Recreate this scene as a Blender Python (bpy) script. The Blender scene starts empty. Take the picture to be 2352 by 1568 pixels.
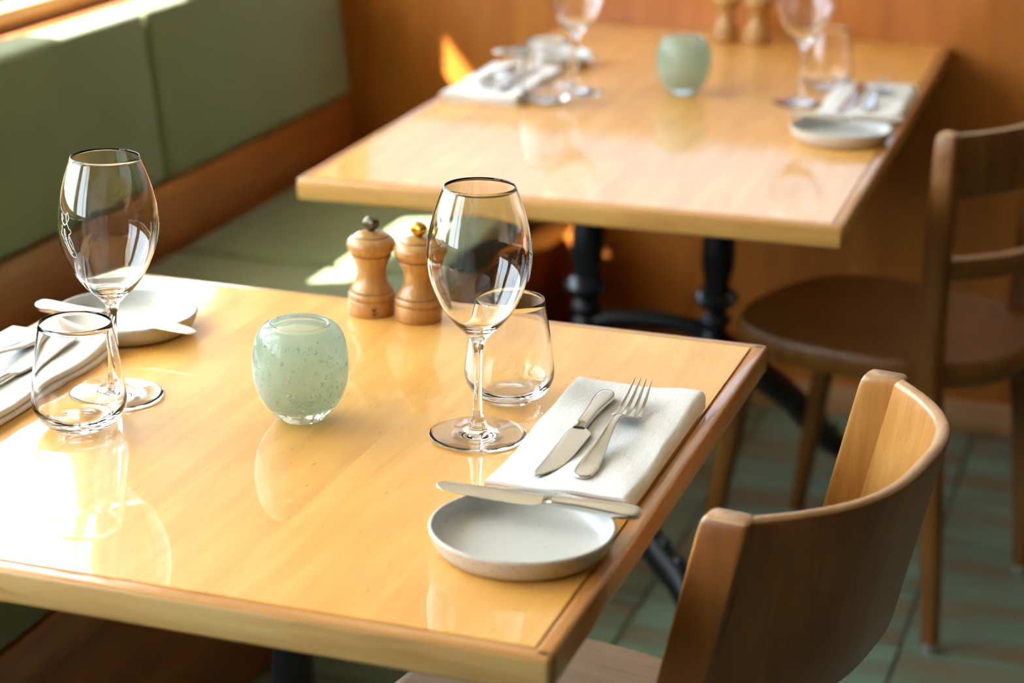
import bpy, bmesh, math, random
from mathutils import Vector, Matrix, Euler
PI = math.pi
rnd = random.Random(7)
scn = bpy.context.scene
COL = scn.collection

# ------------------------------------------------------------------ camera
CAM = Vector((0, 0, 1.43))
cam_d = bpy.data.cameras.new('camera')
cam = bpy.data.objects.new('camera', cam_d); COL.objects.link(cam)
R_, U_, D_ = Vector((0.9480949, 0.31769206, 0.01370423)), Vector((-0.1126216, 0.29517142, 0.94878354)), Vector((-0.2973759, 0.90108023, -0.31562951))
m = Matrix((R_, U_, -D_)).transposed().to_4x4(); m.translation = CAM
cam.matrix_world = m
cam_d.sensor_width = 36; cam_d.lens = 4745.433 / 2352 * 36
cam_d.clip_start = 0.05; cam_d.clip_end = 100
cam_d.dof.use_dof = True; cam_d.dof.focus_distance = 1.885; cam_d.dof.aperture_fstop = 3.9
scn.camera = cam

# ------------------------------------------------------------------ world, sun, exposure
w = bpy.data.worlds.new('sky'); scn.world = w; w.use_nodes = True
bg = w.node_tree.nodes['Background']
bg.inputs[0].default_value = (0.80, 0.92, 1.06, 1); bg.inputs[1].default_value = 7.0
sun_d = bpy.data.lights.new('sun', 'SUN'); sun = bpy.data.objects.new('sun', sun_d); COL.objects.link(sun)
sun_d.energy = 36; sun_d.angle = 0.009; sun_d.color = (1, 0.95, 0.86)
sun.location = (-6, -2, 6)
sun.rotation_euler = Vector((1, 0.5, -1.2)).to_track_quat('-Z', 'Y').to_euler()
scn.view_settings.view_transform = 'Standard'; scn.view_settings.look = 'None'
scn.view_settings.gamma = 1; scn.view_settings.use_curve_mapping = False
scn.view_settings.exposure = 0.80
cy = scn.cycles
cy.max_bounces = 20; cy.transmission_bounces = 20; cy.glossy_bounces = 6; cy.diffuse_bounces = 5
cy.transparent_max_bounces = 12
cy.caustics_reflective = False; cy.caustics_refractive = True; cy.blur_glossy = 0.4
cy.sample_clamp_indirect = 25.0; cy.use_denoising = True
try: cy.denoiser = 'OPENIMAGEDENOISE'
except Exception: pass

# windows of the left wall: y0, y1, z1 (sill height ZS)
ZS = 0.925
WINS = [(-0.70, 0.75, 2.35), (0.95, 2.50, 2.35), (2.60, 3.10, 2.35), (3.18, 3.715, 1.38)]
FW = (-1.68, -0.42, 0.972, 1.38)   # frosted window in the far wall: x0, x1, z0, z1
for (a, b, z1) in WINS:
    ld = bpy.data.lights.new('window_portal', 'AREA'); lo = bpy.data.objects.new('window_portal', ld); COL.objects.link(lo)
    ld.shape = 'RECTANGLE'; ld.size = z1 - ZS; ld.size_y = b - a; ld.cycles.is_portal = True
    lo.location = (-1.97, (a + b) / 2, (ZS + z1) / 2); lo.rotation_euler = Euler((0, -PI / 2, 0))

for (a, b, z0, z1, yy, rx) in ((FW[0], FW[1], FW[2], FW[3], 4.01, -PI / 2),):
    ld = bpy.data.lights.new('window_portal', 'AREA'); lo = bpy.data.objects.new('window_portal', ld); COL.objects.link(lo)
    ld.shape = 'RECTANGLE'; ld.size = b - a; ld.size_y = z1 - z0; ld.cycles.is_portal = True
    lo.location = ((a + b) / 2, yy, (z0 + z1) / 2); lo.rotation_euler = Euler((rx, 0, 0))

# ------------------------------------------------------------------ helpers
def tag(o, label=None, cat=None, group=None, kind=None):
    if label: o['label'] = label
    if cat: o['category'] = cat
    if group: o['group'] = group
    if kind: o['kind'] = kind
    return o
def empty(name, loc=(0, 0, 0), rz=0, label=None, cat=None, group=None):
    o = bpy.data.objects.new(name, None); COL.objects.link(o)
    o.location = loc; o.rotation_euler = (0, 0, rz); o.empty_display_size = 0.05
    return tag(o, label, cat, group)
def link(name, bm, mat, parent=None, sharp=40, loc=None):
    me = bpy.data.meshes.new(name)
    bmesh.ops.recalc_face_normals(bm, faces=bm.faces) if sharp is not None and sharp >= 0 else None
    bm.to_mesh(me); bm.free()
    for mm in (mat if isinstance(mat, (list, tuple)) else [mat]): me.materials.append(mm)
    for p in me.polygons: p.use_smooth = True
    me.set_sharp_from_angle(angle=math.radians(abs(sharp) if sharp is not None else 180))
    o = bpy.data.objects.new(name, me); COL.objects.link(o)
    if loc: o.location = loc
    if parent: o.parent = parent
    return o
def box(bm, x0, x1, y0, y1, z0, z1, bev=0, seg=2, mat=None):
    r = bmesh.ops.create_cube(bm, size=1)
    vs = r['verts']
    M = Matrix.Translation(((x0 + x1) / 2, (y0 + y1) / 2, (z0 + z1) / 2)) @ Matrix.Diagonal((x1 - x0, y1 - y0, z1 - z0, 1))
    if mat is not None: M = mat @ M
    bmesh.ops.transform(bm, matrix=M, verts=vs)
    if bev:
        es = list({e for v in vs for e in v.link_edges})
        bmesh.ops.bevel(bm, geom=es, offset=bev, segments=seg, affect='EDGES', profile=0.5)
    return bm
def lathe_rings(prof, seg=64):
    """prof: (r, z) list -> new bmesh, open surface (poles welded)."""
    bm = bmesh.new(); rings = []
    for r, z in prof:
        if r < 1e-6: rings.append([bm.verts.new((0, 0, z))])
        else: rings.append([bm.verts.new((r * math.cos(2 * PI * k / seg), r * math.sin(2 * PI * k / seg), z)) for k in range(seg)])
    for A, B in zip(rings, rings[1:]):
        for k in range(seg):
            k2 = (k + 1) % seg
            if len(A) == 1 and len(B) == 1: continue
            if len(A) == 1: bm.faces.new((A[0], B[k2], B[k]))
            elif len(B) == 1: bm.faces.new((A[k], A[k2], B[0]))
            else: bm.faces.new((A[k], A[k2], B[k2], B[k]))
    return bm
def spline(pts, n=6):
    """Catmull-Rom through the tuples."""
    out = []; P = [Vector(p) for p in pts]
    for i in range(len(P) - 1):
        a = P[i - 1] if i else P[0] * 2 - P[1]; b, c = P[i], P[i + 1]
        d = P[i + 2] if i + 2 < len(P) else P[-1] * 2 - P[-2]
        for k in range(n):
            t = k / n
            out.append(0.5 * ((2 * b) + (c - a) * t + (2 * a - 5 * b + 4 * c - d) * t * t + (3 * b - a - 3 * c + d) * t ** 3))
    out.append(P[-1]); return out
def loft(bm, rings, cap=True, closed=False):
    V = [[bm.verts.new(p) for p in r] for r in rings]; n = len(V[0])
    pairs = list(zip(V, V[1:])) + ([(V[-1], V[0])] if closed else [])
    for A, B in pairs:
        for k in range(n):
            k2 = (k + 1) % n
            bm.faces.new((A[k], A[k2], B[k2], B[k]))
    if cap and not closed:
        bm.faces.new(list(reversed(V[0]))); bm.faces.new(V[-1])
    return bm
def tube(bm, path, rad, seg=12, flat=1.0):
    """round tube along points; rad float or list."""
    P = [Vector(p) for p in path]; rings = []
    up = Vector((0, 0, 1))
    for i, p in enumerate(P):
        t = (P[min(i + 1, len(P) - 1)] - P[max(i - 1, 0)]).normalized()
        u = up if abs(t.dot(up)) < 0.95 else Vector((0, 1, 0))
        a = t.cross(u).normalized(); b = a.cross(t).normalized()
        r = rad[i] if isinstance(rad, (list, tuple)) else rad
        rings.append([p + a * (r * flat * math.cos(2 * PI * k / seg)) + b * (r * math.sin(2 * PI * k / seg)) for k in range(seg)])
    return loft(bm, rings)
def sup(a, b, n=20, e=0.6):
    """superellipse section half sizes a, b"""
    o = []
    for k in range(n):
        t = 2 * PI * k / n; c, s = math.cos(t), math.sin(t)
        o.append((a * math.copysign(abs(c) ** e, c), b * math.copysign(abs(s) ** e, s)))
    return o
def copy_tree(o, parent=None):
    c = o.copy(); COL.objects.link(c)
    if parent: c.parent = parent
    for ch in [x for x in bpy.data.objects if x.parent == o]: copy_tree(ch, c)
    return c

# ------------------------------------------------------------------ materials
def nt(name):
    m = bpy.data.materials.new(name); m.use_nodes = True
    t = m.node_tree; b = t.nodes['Principled BSDF']; return m, t, b
def N(t, kind, **kw):
    n = t.nodes.new(kind)
    for k, v in kw.items(): setattr(n, k, v)
    return n
def ramp(t, fac, stops):
    r = N(t, 'ShaderNodeValToRGB'); e = r.color_ramp.elements
    while len(e) < len(stops): e.new(0.5)
    for el, (p, c) in zip(e, stops): el.position = p; el.color = (*c, 1)
    t.links.new(fac, r.inputs[0]); return r.outputs[0]
def plain(name, col, rough=0.5, metal=0, coat=0, coat_r=0.05, spec=0.5, bump=None, emit=None):
    m, t, b = nt(name)
    b.inputs['Base Color'].default_value = (*col, 1); b.inputs['Roughness'].default_value = rough
    b.inputs['Metallic'].default_value = metal; b.inputs['Coat Weight'].default_value = coat
    b.inputs['Coat Roughness'].default_value = coat_r; b.inputs['Specular IOR Level'].default_value = spec
    if bump:
        tc = N(t, 'ShaderNodeTexCoord'); nz = N(t, 'ShaderNodeTexNoise'); nz.inputs['Scale'].default_value = bump[0]; nz.inputs['Detail'].default_value = 4
        bp = N(t, 'ShaderNodeBump'); bp.inputs['Strength'].default_value = bump[1]; bp.inputs['Distance'].default_value = 0.002
        t.links.new(tc.outputs['Object'], nz.inputs['Vector']); t.links.new(nz.outputs[0], bp.inputs['Height']); t.links.new(bp.outputs[0], b.inputs['Normal'])
    return m
def wood(name, dark, mid, light, axis='Y', scale=1.0, rough=0.4, coat=0.0, coat_r=0.05, vary=0.10, flecks=0.0, knots=0.0, stretch=12):
    m, t, b = nt(name); L = t.links.new
    tc = N(t, 'ShaderNodeTexCoord'); oi = N(t, 'ShaderNodeObjectInfo')
    off = N(t, 'ShaderNodeVectorMath', operation='MULTIPLY_ADD'); off.inputs[1].default_value = (1, 1, 1)
    rv = N(t, 'ShaderNodeMath', operation='MULTIPLY'); rv.inputs[1].default_value = 37.0
    L(oi.outputs['Random'], rv.inputs[0]); L(tc.outputs['Object'], off.inputs[0]); L(rv.outputs[0], off.inputs[2])
    mp = N(t, 'ShaderNodeMapping'); s = [scale * stretch] * 3; s['XYZ'.index(axis)] = scale
    mp.inputs['Scale'].default_value = s; L(off.outputs[0], mp.inputs[0])
    n1 = N(t, 'ShaderNodeTexNoise'); n1.inputs['Scale'].default_value = 3.2; n1.inputs['Detail'].default_value = 7; n1.inputs['Roughness'].default_value = 0.6; n1.inputs['Distortion'].default_value = 0.6
    L(mp.outputs[0], n1.inputs['Vector'])
    n2 = N(t, 'ShaderNodeTexNoise'); n2.inputs['Scale'].default_value = 5 * scale; n2.inputs['Detail'].default_value = 3
    L(off.outputs[0], n2.inputs['Vector'])
    mx = N(t, 'ShaderNodeMath', operation='MULTIPLY_ADD'); mx.inputs[1].default_value = 0.35
    L(n2.outputs[0], mx.inputs[0]); ad = N(t, 'ShaderNodeMath', operation='MULTIPLY'); ad.inputs[1].default_value = 0.65
    L(n1.outputs[0], ad.inputs[0]); L(ad.outputs[0], mx.inputs[2])
    c = ramp(t, mx.outputs[0], [(0.34, dark), (0.5, mid), (0.66, light)])
    if flecks:
        mp2 = N(t, 'ShaderNodeMapping'); s = [scale * 90] * 3; s['XYZ'.index(axis)] = scale * 22
        mp2.inputs['Scale'].default_value = s; L(off.outputs[0], mp2.inputs[0])
        n3 = N(t, 'ShaderNodeTexNoise'); n3.inputs['Scale'].default_value = 1.5; n3.inputs['Detail'].default_value = 2; L(mp2.outputs[0], n3.inputs['Vector'])
        th = ramp(t, n3.outputs[0], [(0.69, (0, 0, 0)), (0.76, (1, 1, 1))])
        q = N(t, 'ShaderNodeMath', operation='MULTIPLY'); q.inputs[1].default_value = flecks; L(th, q.inputs[0])
        mm = N(t, 'ShaderNodeMix', data_type='RGBA'); L(q.outputs[0], mm.inputs[0]); L(c, mm.inputs[6]); mm.inputs[7].default_value = (*[x * 0.45 for x in dark], 1); c = mm.outputs[2]
    if knots:
        n4 = N(t, 'ShaderNodeTexNoise'); n4.inputs['Scale'].default_value = 0.9; n4.inputs['Detail'].default_value = 5; n4.inputs['Distortion'].default_value = 1.5
        mp3 = N(t, 'ShaderNodeMapping'); s = [26.0] * 3; s['XYZ'.index(axis)] = 4.0; mp3.inputs['Scale'].default_value = s
        L(off.outputs[0], mp3.inputs[0]); L(mp3.outputs[0], n4.inputs['Vector'])
        th = ramp(t, n4.outputs[0], [(0.60, (0, 0, 0)), (0.70, (1, 1, 1))])
        q = N(t, 'ShaderNodeMath', operation='MULTIPLY'); q.inputs[1].default_value = knots; L(th, q.inputs[0])
        mm = N(t, 'ShaderNodeMix', data_type='RGBA'); L(q.outputs[0], mm.inputs[0]); L(c, mm.inputs[6]); mm.inputs[7].default_value = (0.42, 0.17, 0.035, 1); c = mm.outputs[2]
    # tone per piece
    hs = N(t, 'ShaderNodeHueSaturation'); v = N(t, 'ShaderNodeMapRange'); v.inputs[3].default_value = 1 - vary; v.inputs[4].default_value = 1 + vary
    L(oi.outputs['Random'], v.inputs[0]); L(v.outputs[0], hs.inputs['Value']); L(c, hs.inputs['Color'])
    L(hs.outputs[0], b.inputs['Base Color'])
    b.inputs['Roughness'].default_value = rough; b.inputs['Coat Weight'].default_value = coat; b.inputs['Coat Roughness'].default_value = coat_r
    if coat:
        nb = N(t, 'ShaderNodeTexNoise'); nb.inputs['Scale'].default_value = 26; nb.inputs['Detail'].default_value = 3
        L(tc.outputs['Object'], nb.inputs['Vector'])
        bp = N(t, 'ShaderNodeBump'); bp.inputs['Strength'].default_value = 0.03; bp.inputs['Distance'].default_value = 0.003
        L(nb.outputs[0], bp.inputs['Height']); L(bp.outputs[0], b.inputs['Coat Normal'])
    return m
MAPLE = wood('maple_veneer', (0.74, 0.36, 0.070), (0.83, 0.43, 0.092), (0.89, 0.51, 0.14), 'Y', 1.3, 0.42, 0.72, 0.035, 0.06, 0.45)
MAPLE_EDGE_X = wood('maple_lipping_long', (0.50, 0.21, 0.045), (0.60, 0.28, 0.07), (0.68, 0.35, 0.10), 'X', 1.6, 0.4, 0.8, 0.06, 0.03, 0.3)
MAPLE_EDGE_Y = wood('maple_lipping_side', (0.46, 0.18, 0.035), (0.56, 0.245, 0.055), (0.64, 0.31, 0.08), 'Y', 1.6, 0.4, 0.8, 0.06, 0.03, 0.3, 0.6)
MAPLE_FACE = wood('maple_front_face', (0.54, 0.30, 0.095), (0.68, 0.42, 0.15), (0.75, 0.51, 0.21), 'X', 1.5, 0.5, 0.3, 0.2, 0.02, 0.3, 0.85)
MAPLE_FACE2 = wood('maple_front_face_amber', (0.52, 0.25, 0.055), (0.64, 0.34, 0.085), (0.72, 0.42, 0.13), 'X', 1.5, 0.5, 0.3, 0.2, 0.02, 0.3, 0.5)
CHAIRSHADE = wood('beech_chair_shaded', (0.20, 0.060, 0.009), (0.25, 0.080, 0.012), (0.30, 0.105, 0.017), 'Z', 1.6, 0.42, 0.15, 0.2, 0.05, 0.3)  # colour darkened for the shade on faces turned from the windows
CHAIRLIT = wood('beech_chair_lit', (0.42, 0.18, 0.04), (0.52, 0.24, 0.055), (0.60, 0.30, 0.08), 'Z', 2.0, 0.36, 0.35, 0.15, 0.04, 0.45)  # lighter copy of the beech, window light put into the colour
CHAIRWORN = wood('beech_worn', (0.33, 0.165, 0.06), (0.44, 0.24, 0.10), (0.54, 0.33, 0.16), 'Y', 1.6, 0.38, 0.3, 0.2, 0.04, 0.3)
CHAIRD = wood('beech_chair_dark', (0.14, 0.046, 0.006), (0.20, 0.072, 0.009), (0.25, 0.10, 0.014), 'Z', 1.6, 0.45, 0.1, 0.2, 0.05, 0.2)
SEATW = wood('seat_reflection_tone', (0.42, 0.27, 0.17), (0.52, 0.35, 0.23), (0.60, 0.42, 0.29), 'X', 2.0, 0.45, 0.2, 0.2, 0.04, 0.3)  # pale pinkish tone is a washed-out reflection put into the seat colour
WALLW = wood('wainscot_veneer', (0.36, 0.105, 0.014), (0.48, 0.155, 0.022), (0.58, 0.21, 0.032), 'Z', 0.7, 0.38, 0.4, 0.18, 0.03, 0.0, 0, 7)
BENCHW = wood('bench_veneer', (0.26, 0.075, 0.018), (0.35, 0.11, 0.025), (0.43, 0.15, 0.035), 'Y', 0.8, 0.36, 0.3, 0.2, 0.03)
BASEW = wood('baseboard_oak', (0.40, 0.19, 0.07), (0.52, 0.27, 0.11), (0.60, 0.34, 0.15), 'X', 1.2, 0.45, 0.2, 0.2, 0.03)
SILLW = wood('sill_oak', (0.50, 0.23, 0.06), (0.62, 0.31, 0.09), (0.70, 0.38, 0.12), 'Y', 1.2, 0.4, 0.4, 0.1, 0.03)
MILLW = wood('mill_beech', (0.38, 0.18, 0.048), (0.49, 0.25, 0.072), (0.57, 0.32, 0.11), 'Z', 5, 0.35, 0.35, 0.12, 0.04, 0.3)
MILLG = plain('mill_groove', (0.16, 0.065, 0.025), 0.5)
PLASTER = plain('cream_plaster', (0.82, 0.77, 0.68), 0.85, bump=(60, 0.1))
CEIL = plain('ceiling_paint', (0.42, 0.36, 0.29), 0.9)
DARKW = plain('dark_room_paint', (0.07, 0.045, 0.03), 0.7)
IRON = plain('black_iron', (0.012, 0.013, 0.014), 0.42, 0.0, 0.05, 0.3, 0.35, bump=(90, 0.25))
IRONR = plain('iron_ring', (0.05, 0.055, 0.065), 0.22, 0.6)
STEEL = plain('stainless_steel', (0.66, 0.65, 0.62), 0.13, 1.0)
STEELB = plain('brushed_steel', (0.66, 0.65, 0.61), 0.22, 1.0)
PEWTER = plain('dark_pewter', (0.15, 0.14, 0.10), 0.3, 0.9)
BRASS = plain('brass', (0.75, 0.42, 0.08), 0.25, 1.0)
GLIDE = plain('metal_glide', (0.5, 0.52, 0.55), 0.3, 0.8)
PLATEIN = plain('plate_glaze', (0.66, 0.66, 0.62), 0.28, 0, 0.3, 0.15)
INK = plain('black_ink', (0.035, 0.02, 0.012), 0.6)
ETCH = plain('etched_white', (0.9, 0.92, 0.95), 0.6)
GROUT = plain('grout', (0.115, 0.11, 0.095), 0.8)
PAVE = plain('pavement', (0.62, 0.61, 0.58), 0.9, bump=(20, 0.2))
WPAINT = plain('white_paint', (0.85, 0.85, 0.83), 0.5)
SUNCUT = plain('sun_cut_canvas', (0.75, 0.72, 0.66), 0.8)
# speckled stoneware
STONE, t, b = nt('speckled_stoneware'); tc = N(t, 'ShaderNodeTexCoord'); vz = N(t, 'ShaderNodeTexNoise'); vz.inputs['Scale'].default_value = 420; vz.inputs['Detail'].default_value = 1
t.links.new(tc.outputs['Object'], vz.inputs[0]); c = ramp(t, vz.outputs[0], [(0.28, (0.27, 0.22, 0.16)), (0.36, (0.56, 0.52, 0.455))]); t.links.new(c, b.inputs['Base Color']); b.inputs['Roughness'].default_value = 0.5
PLATEIN, t, b = nt('plate_glaze'); tc = N(t, 'ShaderNodeTexCoord'); vz = N(t, 'ShaderNodeTexNoise'); vz.inputs['Scale'].default_value = 260; vz.inputs['Detail'].default_value = 2
t.links.new(tc.outputs['Object'], vz.inputs[0]); c = ramp(t, vz.outputs[0], [(0.27, (0.42, 0.40, 0.35)), (0.34, (0.57, 0.58, 0.57))]); t.links.new(c, b.inputs['Base Color']); b.inputs['Roughness'].default_value = 0.3
# woven upholstery
def fabric(name, c1, c2, sc=900):
    m, t, b = nt(name); L = t.links.new; tc = N(t, 'ShaderNodeTexCoord')
    n1 = N(t, 'ShaderNodeTexNoise'); n1.inputs['Scale'].default_value = 3; n1.inputs['Detail'].default_value = 5
    n2 = N(t, 'ShaderNodeTexNoise'); n2.inputs['Scale'].default_value = sc; L(tc.outputs['Object'], n1.inputs[0]); L(tc.outputs['Object'], n2.inputs[0])
    mx = N(t, 'ShaderNodeMath', operation='MULTIPLY_ADD'); mx.inputs[1].default_value = 0.4; L(n2.outputs[0], mx.inputs[0])
    h = N(t, 'ShaderNodeMath', operation='MULTIPLY'); h.inputs[1].default_value = 0.6; L(n1.outputs[0], h.inputs[0]); L(h.outputs[0], mx.inputs[2])
    L(ramp(t, mx.outputs[0], [(0.35, c1), (0.65, c2)]), b.inputs['Base Color'])
    b.inputs['Roughness'].default_value = 0.85; b.inputs['Sheen Weight'].default_value = 0.25
    bp = N(t, 'ShaderNodeBump'); bp.inputs['Strength'].default_value = 0.3; bp.inputs['Distance'].default_value = 0.001; L(n2.outputs[0], bp.inputs['Height']); L(bp.outputs[0], b.inputs['Normal'])
    return m
GREEN = fabric('green_wool', (0.133, 0.166, 0.060), (0.185, 0.222, 0.090))
# napkin linen
LINEN, t, b = nt('white_linen'); L = t.links.new; tc = N(t, 'ShaderNodeTexCoord')
mpn = N(t, 'ShaderNodeMapping'); mpn.inputs['Scale'].default_value = (1, 0.12, 1); L(tc.outputs['Object'], mpn.inputs[0])
n2 = N(t, 'ShaderNodeTexNoise'); n2.inputs['Scale'].default_value = 900; n2.inputs['Detail'].default_value = 2; L(mpn.outputs[0], n2.inputs[0])
L(ramp(t, n2.outputs[0], [(0.3, (0.80, 0.805, 0.80)), (0.6, (0.89, 0.895, 0.895))]), b.inputs['Base Color'])
bp = N(t, 'ShaderNodeBump'); bp.inputs['Strength'].default_value = 0.35; bp.inputs['Distance'].default_value = 0.0006; L(n2.outputs[0], bp.inputs['Height']); L(bp.outputs[0], b.inputs['Normal'])
b.inputs['Roughness'].default_value = 0.9; b.inputs['Sheen Weight'].default_value = 0.2
b.inputs['Subsurface Weight'].default_value = 0.0
# glass
def glass(name, col=(1, 1, 1), rough=0.0, ior=1.5):
    m, t, b = nt(name); t.nodes.remove(b); g = N(t, 'ShaderNodeBsdfGlass'); g.inputs[0].default_value = (*col, 1); g.inputs['Roughness'].default_value = rough; g.inputs['IOR'].default_value = ior
    t.links.new(g.outputs[0], t.nodes['Material Output'].inputs[0]); return m
GLASS = glass('crystal_glass', (1, 1, 1), 0, 1.45)
VGLASS = glass('pale_green_glass', (0.965, 0.995, 0.975), 0, 1.48)
def glass_mix(name, col, ior, milk, fac):
    m, t, b = nt(name); t.nodes.remove(b); g = N(t, 'ShaderNodeBsdfGlass'); g.inputs[0].default_value = (*col, 1); g.inputs['Roughness'].default_value = 0; g.inputs['IOR'].default_value = ior
    tl = N(t, 'ShaderNodeBsdfTranslucent'); df = N(t, 'ShaderNodeBsdfDiffuse'); tl.inputs[0].default_value = (*milk, 1); df.inputs[0].default_value = (*milk, 1)
    a = N(t, 'ShaderNodeMixShader'); a.inputs[0].default_value = .5; t.links.new(tl.outputs[0], a.inputs[1]); t.links.new(df.outputs[0], a.inputs[2])
    x = N(t, 'ShaderNodeMixShader'); x.inputs[0].default_value = fac; t.links.new(g.outputs[0], x.inputs[1]); t.links.new(a.outputs[0], x.inputs[2])
    t.links.new(x.outputs[0], t.nodes['Material Output'].inputs[0]); return m
VGLASS = glass_mix('pale_green_glass', (0.965, 0.995, 0.975), 1.32, (0.93, 1.0, 0.93), 0.12)
BUB = glass_mix('air_bubble', (1, 1, 1), 0.72, (0.97, 1.0, 0.98), 0.5)
LINER, t, b = nt('milky_green_glass'); t.nodes.remove(b)
tc = N(t, 'ShaderNodeTexCoord'); vz = N(t, 'ShaderNodeTexNoise'); vz.inputs['Scale'].default_value = 60; vz.inputs['Detail'].default_value = 6; t.links.new(tc.outputs['Object'], vz.inputs[0])
colr = ramp(t, vz.outputs[0], [(0.35, (0.82, 0.96, 0.78)), (0.65, (0.95, 1.0, 0.93))])
tl = N(t, 'ShaderNodeBsdfTranslucent'); df = N(t, 'ShaderNodeBsdfDiffuse'); tr = N(t, 'ShaderNodeBsdfTransparent'); tr.inputs[0].default_value = (0.86, 0.97, 0.86, 1)
t.links.new(colr, tl.inputs[0]); t.links.new(colr, df.inputs[0])
m1 = N(t, 'ShaderNodeMixShader'); m1.inputs[0].default_value = 0.35; t.links.new(tl.outputs[0], m1.inputs[1]); t.links.new(df.outputs[0], m1.inputs[2])
m2 = N(t, 'ShaderNodeMixShader'); m2.inputs[0].default_value = 0.58; t.links.new(tr.outputs[0], m2.inputs[1]); t.links.new(m1.outputs[0], m2.inputs[2])
t.links.new(m2.outputs[0], t.nodes['Material Output'].inputs[0])
PANE, t, b = nt('window_glass'); t.nodes.remove(b)
tr = N(t, 'ShaderNodeBsdfTransparent'); tr.inputs[0].default_value = (0.96, 0.98, 0.97, 1); gl = N(t, 'ShaderNodeBsdfGlossy'); gl.inputs['Roughness'].default_value = 0.0
fr = N(t, 'ShaderNodeFresnel'); fr.inputs[0].default_value = 1.45; ge = N(t, 'ShaderNodeNewGeometry'); ib = N(t, 'ShaderNodeMath', operation='SUBTRACT'); ib.inputs[0].default_value = 1.0; t.links.new(ge.outputs['Backfacing'], ib.inputs[1])
fm_ = N(t, 'ShaderNodeMath', operation='MULTIPLY'); t.links.new(fr.outputs[0], fm_.inputs[0]); t.links.new(ib.outputs[0], fm_.inputs[1])
m1 = N(t, 'ShaderNodeMixShader'); t.links.new(fm_.outputs[0], m1.inputs[0]); t.links.new(tr.outputs[0], m1.inputs[1]); t.links.new(gl.outputs[0], m1.inputs[2])
t.links.new(m1.outputs[0], t.nodes['Material Output'].inputs[0])
FROST, t, b = nt('frosted_glass'); t.nodes.remove(b)
tl = N(t, 'ShaderNodeBsdfTranslucent'); tl.inputs[0].default_value = (0.33, 0.35, 0.38, 1); t.links.new(tl.outputs[0], t.nodes['Material Output'].inputs[0])
# floor tiles: green glaze drifting to brown
TILE, t, b = nt('green_floor_tile'); L = t.links.new; tc = N(t, 'ShaderNodeTexCoord'); oi = N(t, 'ShaderNodeObjectInfo')
rv = N(t, 'ShaderNodeMath', operation='MULTIPLY'); rv.inputs[1].default_value = 50; L(oi.outputs['Random'], rv.inputs[0])
va = N(t, 'ShaderNodeVectorMath', operation='ADD'); L(tc.outputs['Object'], va.inputs[0]); L(rv.outputs[0], va.inputs[1])
mp = N(t, 'ShaderNodeMapping'); mp.inputs['Scale'].default_value = (2.5, 11, 4); L(va.outputs[0], mp.inputs[0])
n1 = N(t, 'ShaderNodeTexNoise'); n1.inputs['Scale'].default_value = 1.1; n1.inputs['Detail'].default_value = 4; L(mp.outputs[0], n1.inputs[0])
L(ramp(t, n1.outputs[0], [(0.36, (0.20, 0.155, 0.09)), (0.50, (0.17, 0.235, 0.17)), (0.64, (0.21, 0.32, 0.25))]), b.inputs['Base Color'])
b.inputs['Roughness'].default_value = 0.42; b.inputs['Specular IOR Level'].default_value = 0.5

# ------------------------------------------------------------------ room shell
XL, YF, XR, YB, ZC = -1.8, 3.9, 3.4, -3.4, 2.75
floor = link('floor', box(bmesh.new(), XL - .2, XR, YB, YF + .1, -0.15, -0.004), GROUT); tag(floor, kind='structure')
# ceramic tiles (parts of the floor)
TP = 0.207; TQ = 0.20
tb = bmesh.new(); box(tb, -TP / 2 + .0028, TP / 2 - .0028, -TQ / 2 + .0028, TQ / 2 - .0028, -0.010, 0, 0.0016, 1)
tile0 = link('tile', tb, TILE, floor)
x_first = -1.1505 - 4 * TP + TP / 2; y_top = 3.90 - TQ / 2
first = True; far = bmesh.new()
for j in range(36):
    for i in range(-1, 24):
        x = -0.7375 + TP / 2 + (i - 4) * TP; y = y_top - j * TQ
        near = (-1.20 < x < 0.42 and 1.2 < y)
        if x < XL + .05 or x > XR - .1 or y < YB + .1: continue
        if near:
            o = tile0 if first else tile0.copy()
            if not first: COL.objects.link(o); o.parent = floor
            first = False
            o.location = (x, y, rnd.uniform(-.0006, 0.0)); o.rotation_euler = (rnd.uniform(-.002, .002), rnd.uniform(-.002, .002), 0)
        else:
            box(far, x - TP / 2 + .0028, x + TP / 2 - .0028, y - TQ / 2 + .0028, y + TQ / 2 - .0028, -.010, -.0004)
tag(link('outer_tiles', far, TILE, floor), kind='stuff')

wb = bmesh.new(); box(wb, XL - .2, XR, YF, YF + .12, -0.05, FW[2]); box(wb, XL - .2, XR, YF, YF + .12, FW[3], ZC)
box(wb, XL - .2, FW[0], YF, YF + .12, FW[2], FW[3]); box(wb, FW[1], XR, YF, YF + .12, FW[2], FW[3])
wf = link('wall_far', wb, PLASTER); tag(wf, kind='structure')
ws = bmesh.new(); box(ws, XL, XR, YF - .018, YF, 0.0, 0.950)
tag(link('trim_1', ws, WALLW), 'orange-brown wood veneer wainscot on the far wall', kind='structure')
cp = bmesh.new(); box(cp, XL, XR, YF - .024, YF, 0.950, 0.970, .004)
tag(link('trim_2', cp, WALLW), 'thin wood cap rail on top of the wainscot', kind='structure')
bb = bmesh.new(); box(bb, -1.1, XR, YF - .036, YF - .018, 0.0, 0.062, .004)
tag(link('baseboard_far', bb, BASEW), 'light oak baseboard along the far wall', kind='structure')
tag(link('wall_right', box(bmesh.new(), XR, XR + .12, YB, YF + .12, -.05, ZC), DARKW), kind='structure')
bw = box(bmesh.new(), XL - .2, XR + .12, YB - .12, YB, -.05, ZC)
tag(link('wall_back', bw, DARKW), kind='structure')
tag(link('ceiling', box(bmesh.new(), XL - .2, XR + .12, YB - .12, YF + .12, ZC, ZC + .1), CEIL), kind='structure')
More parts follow.
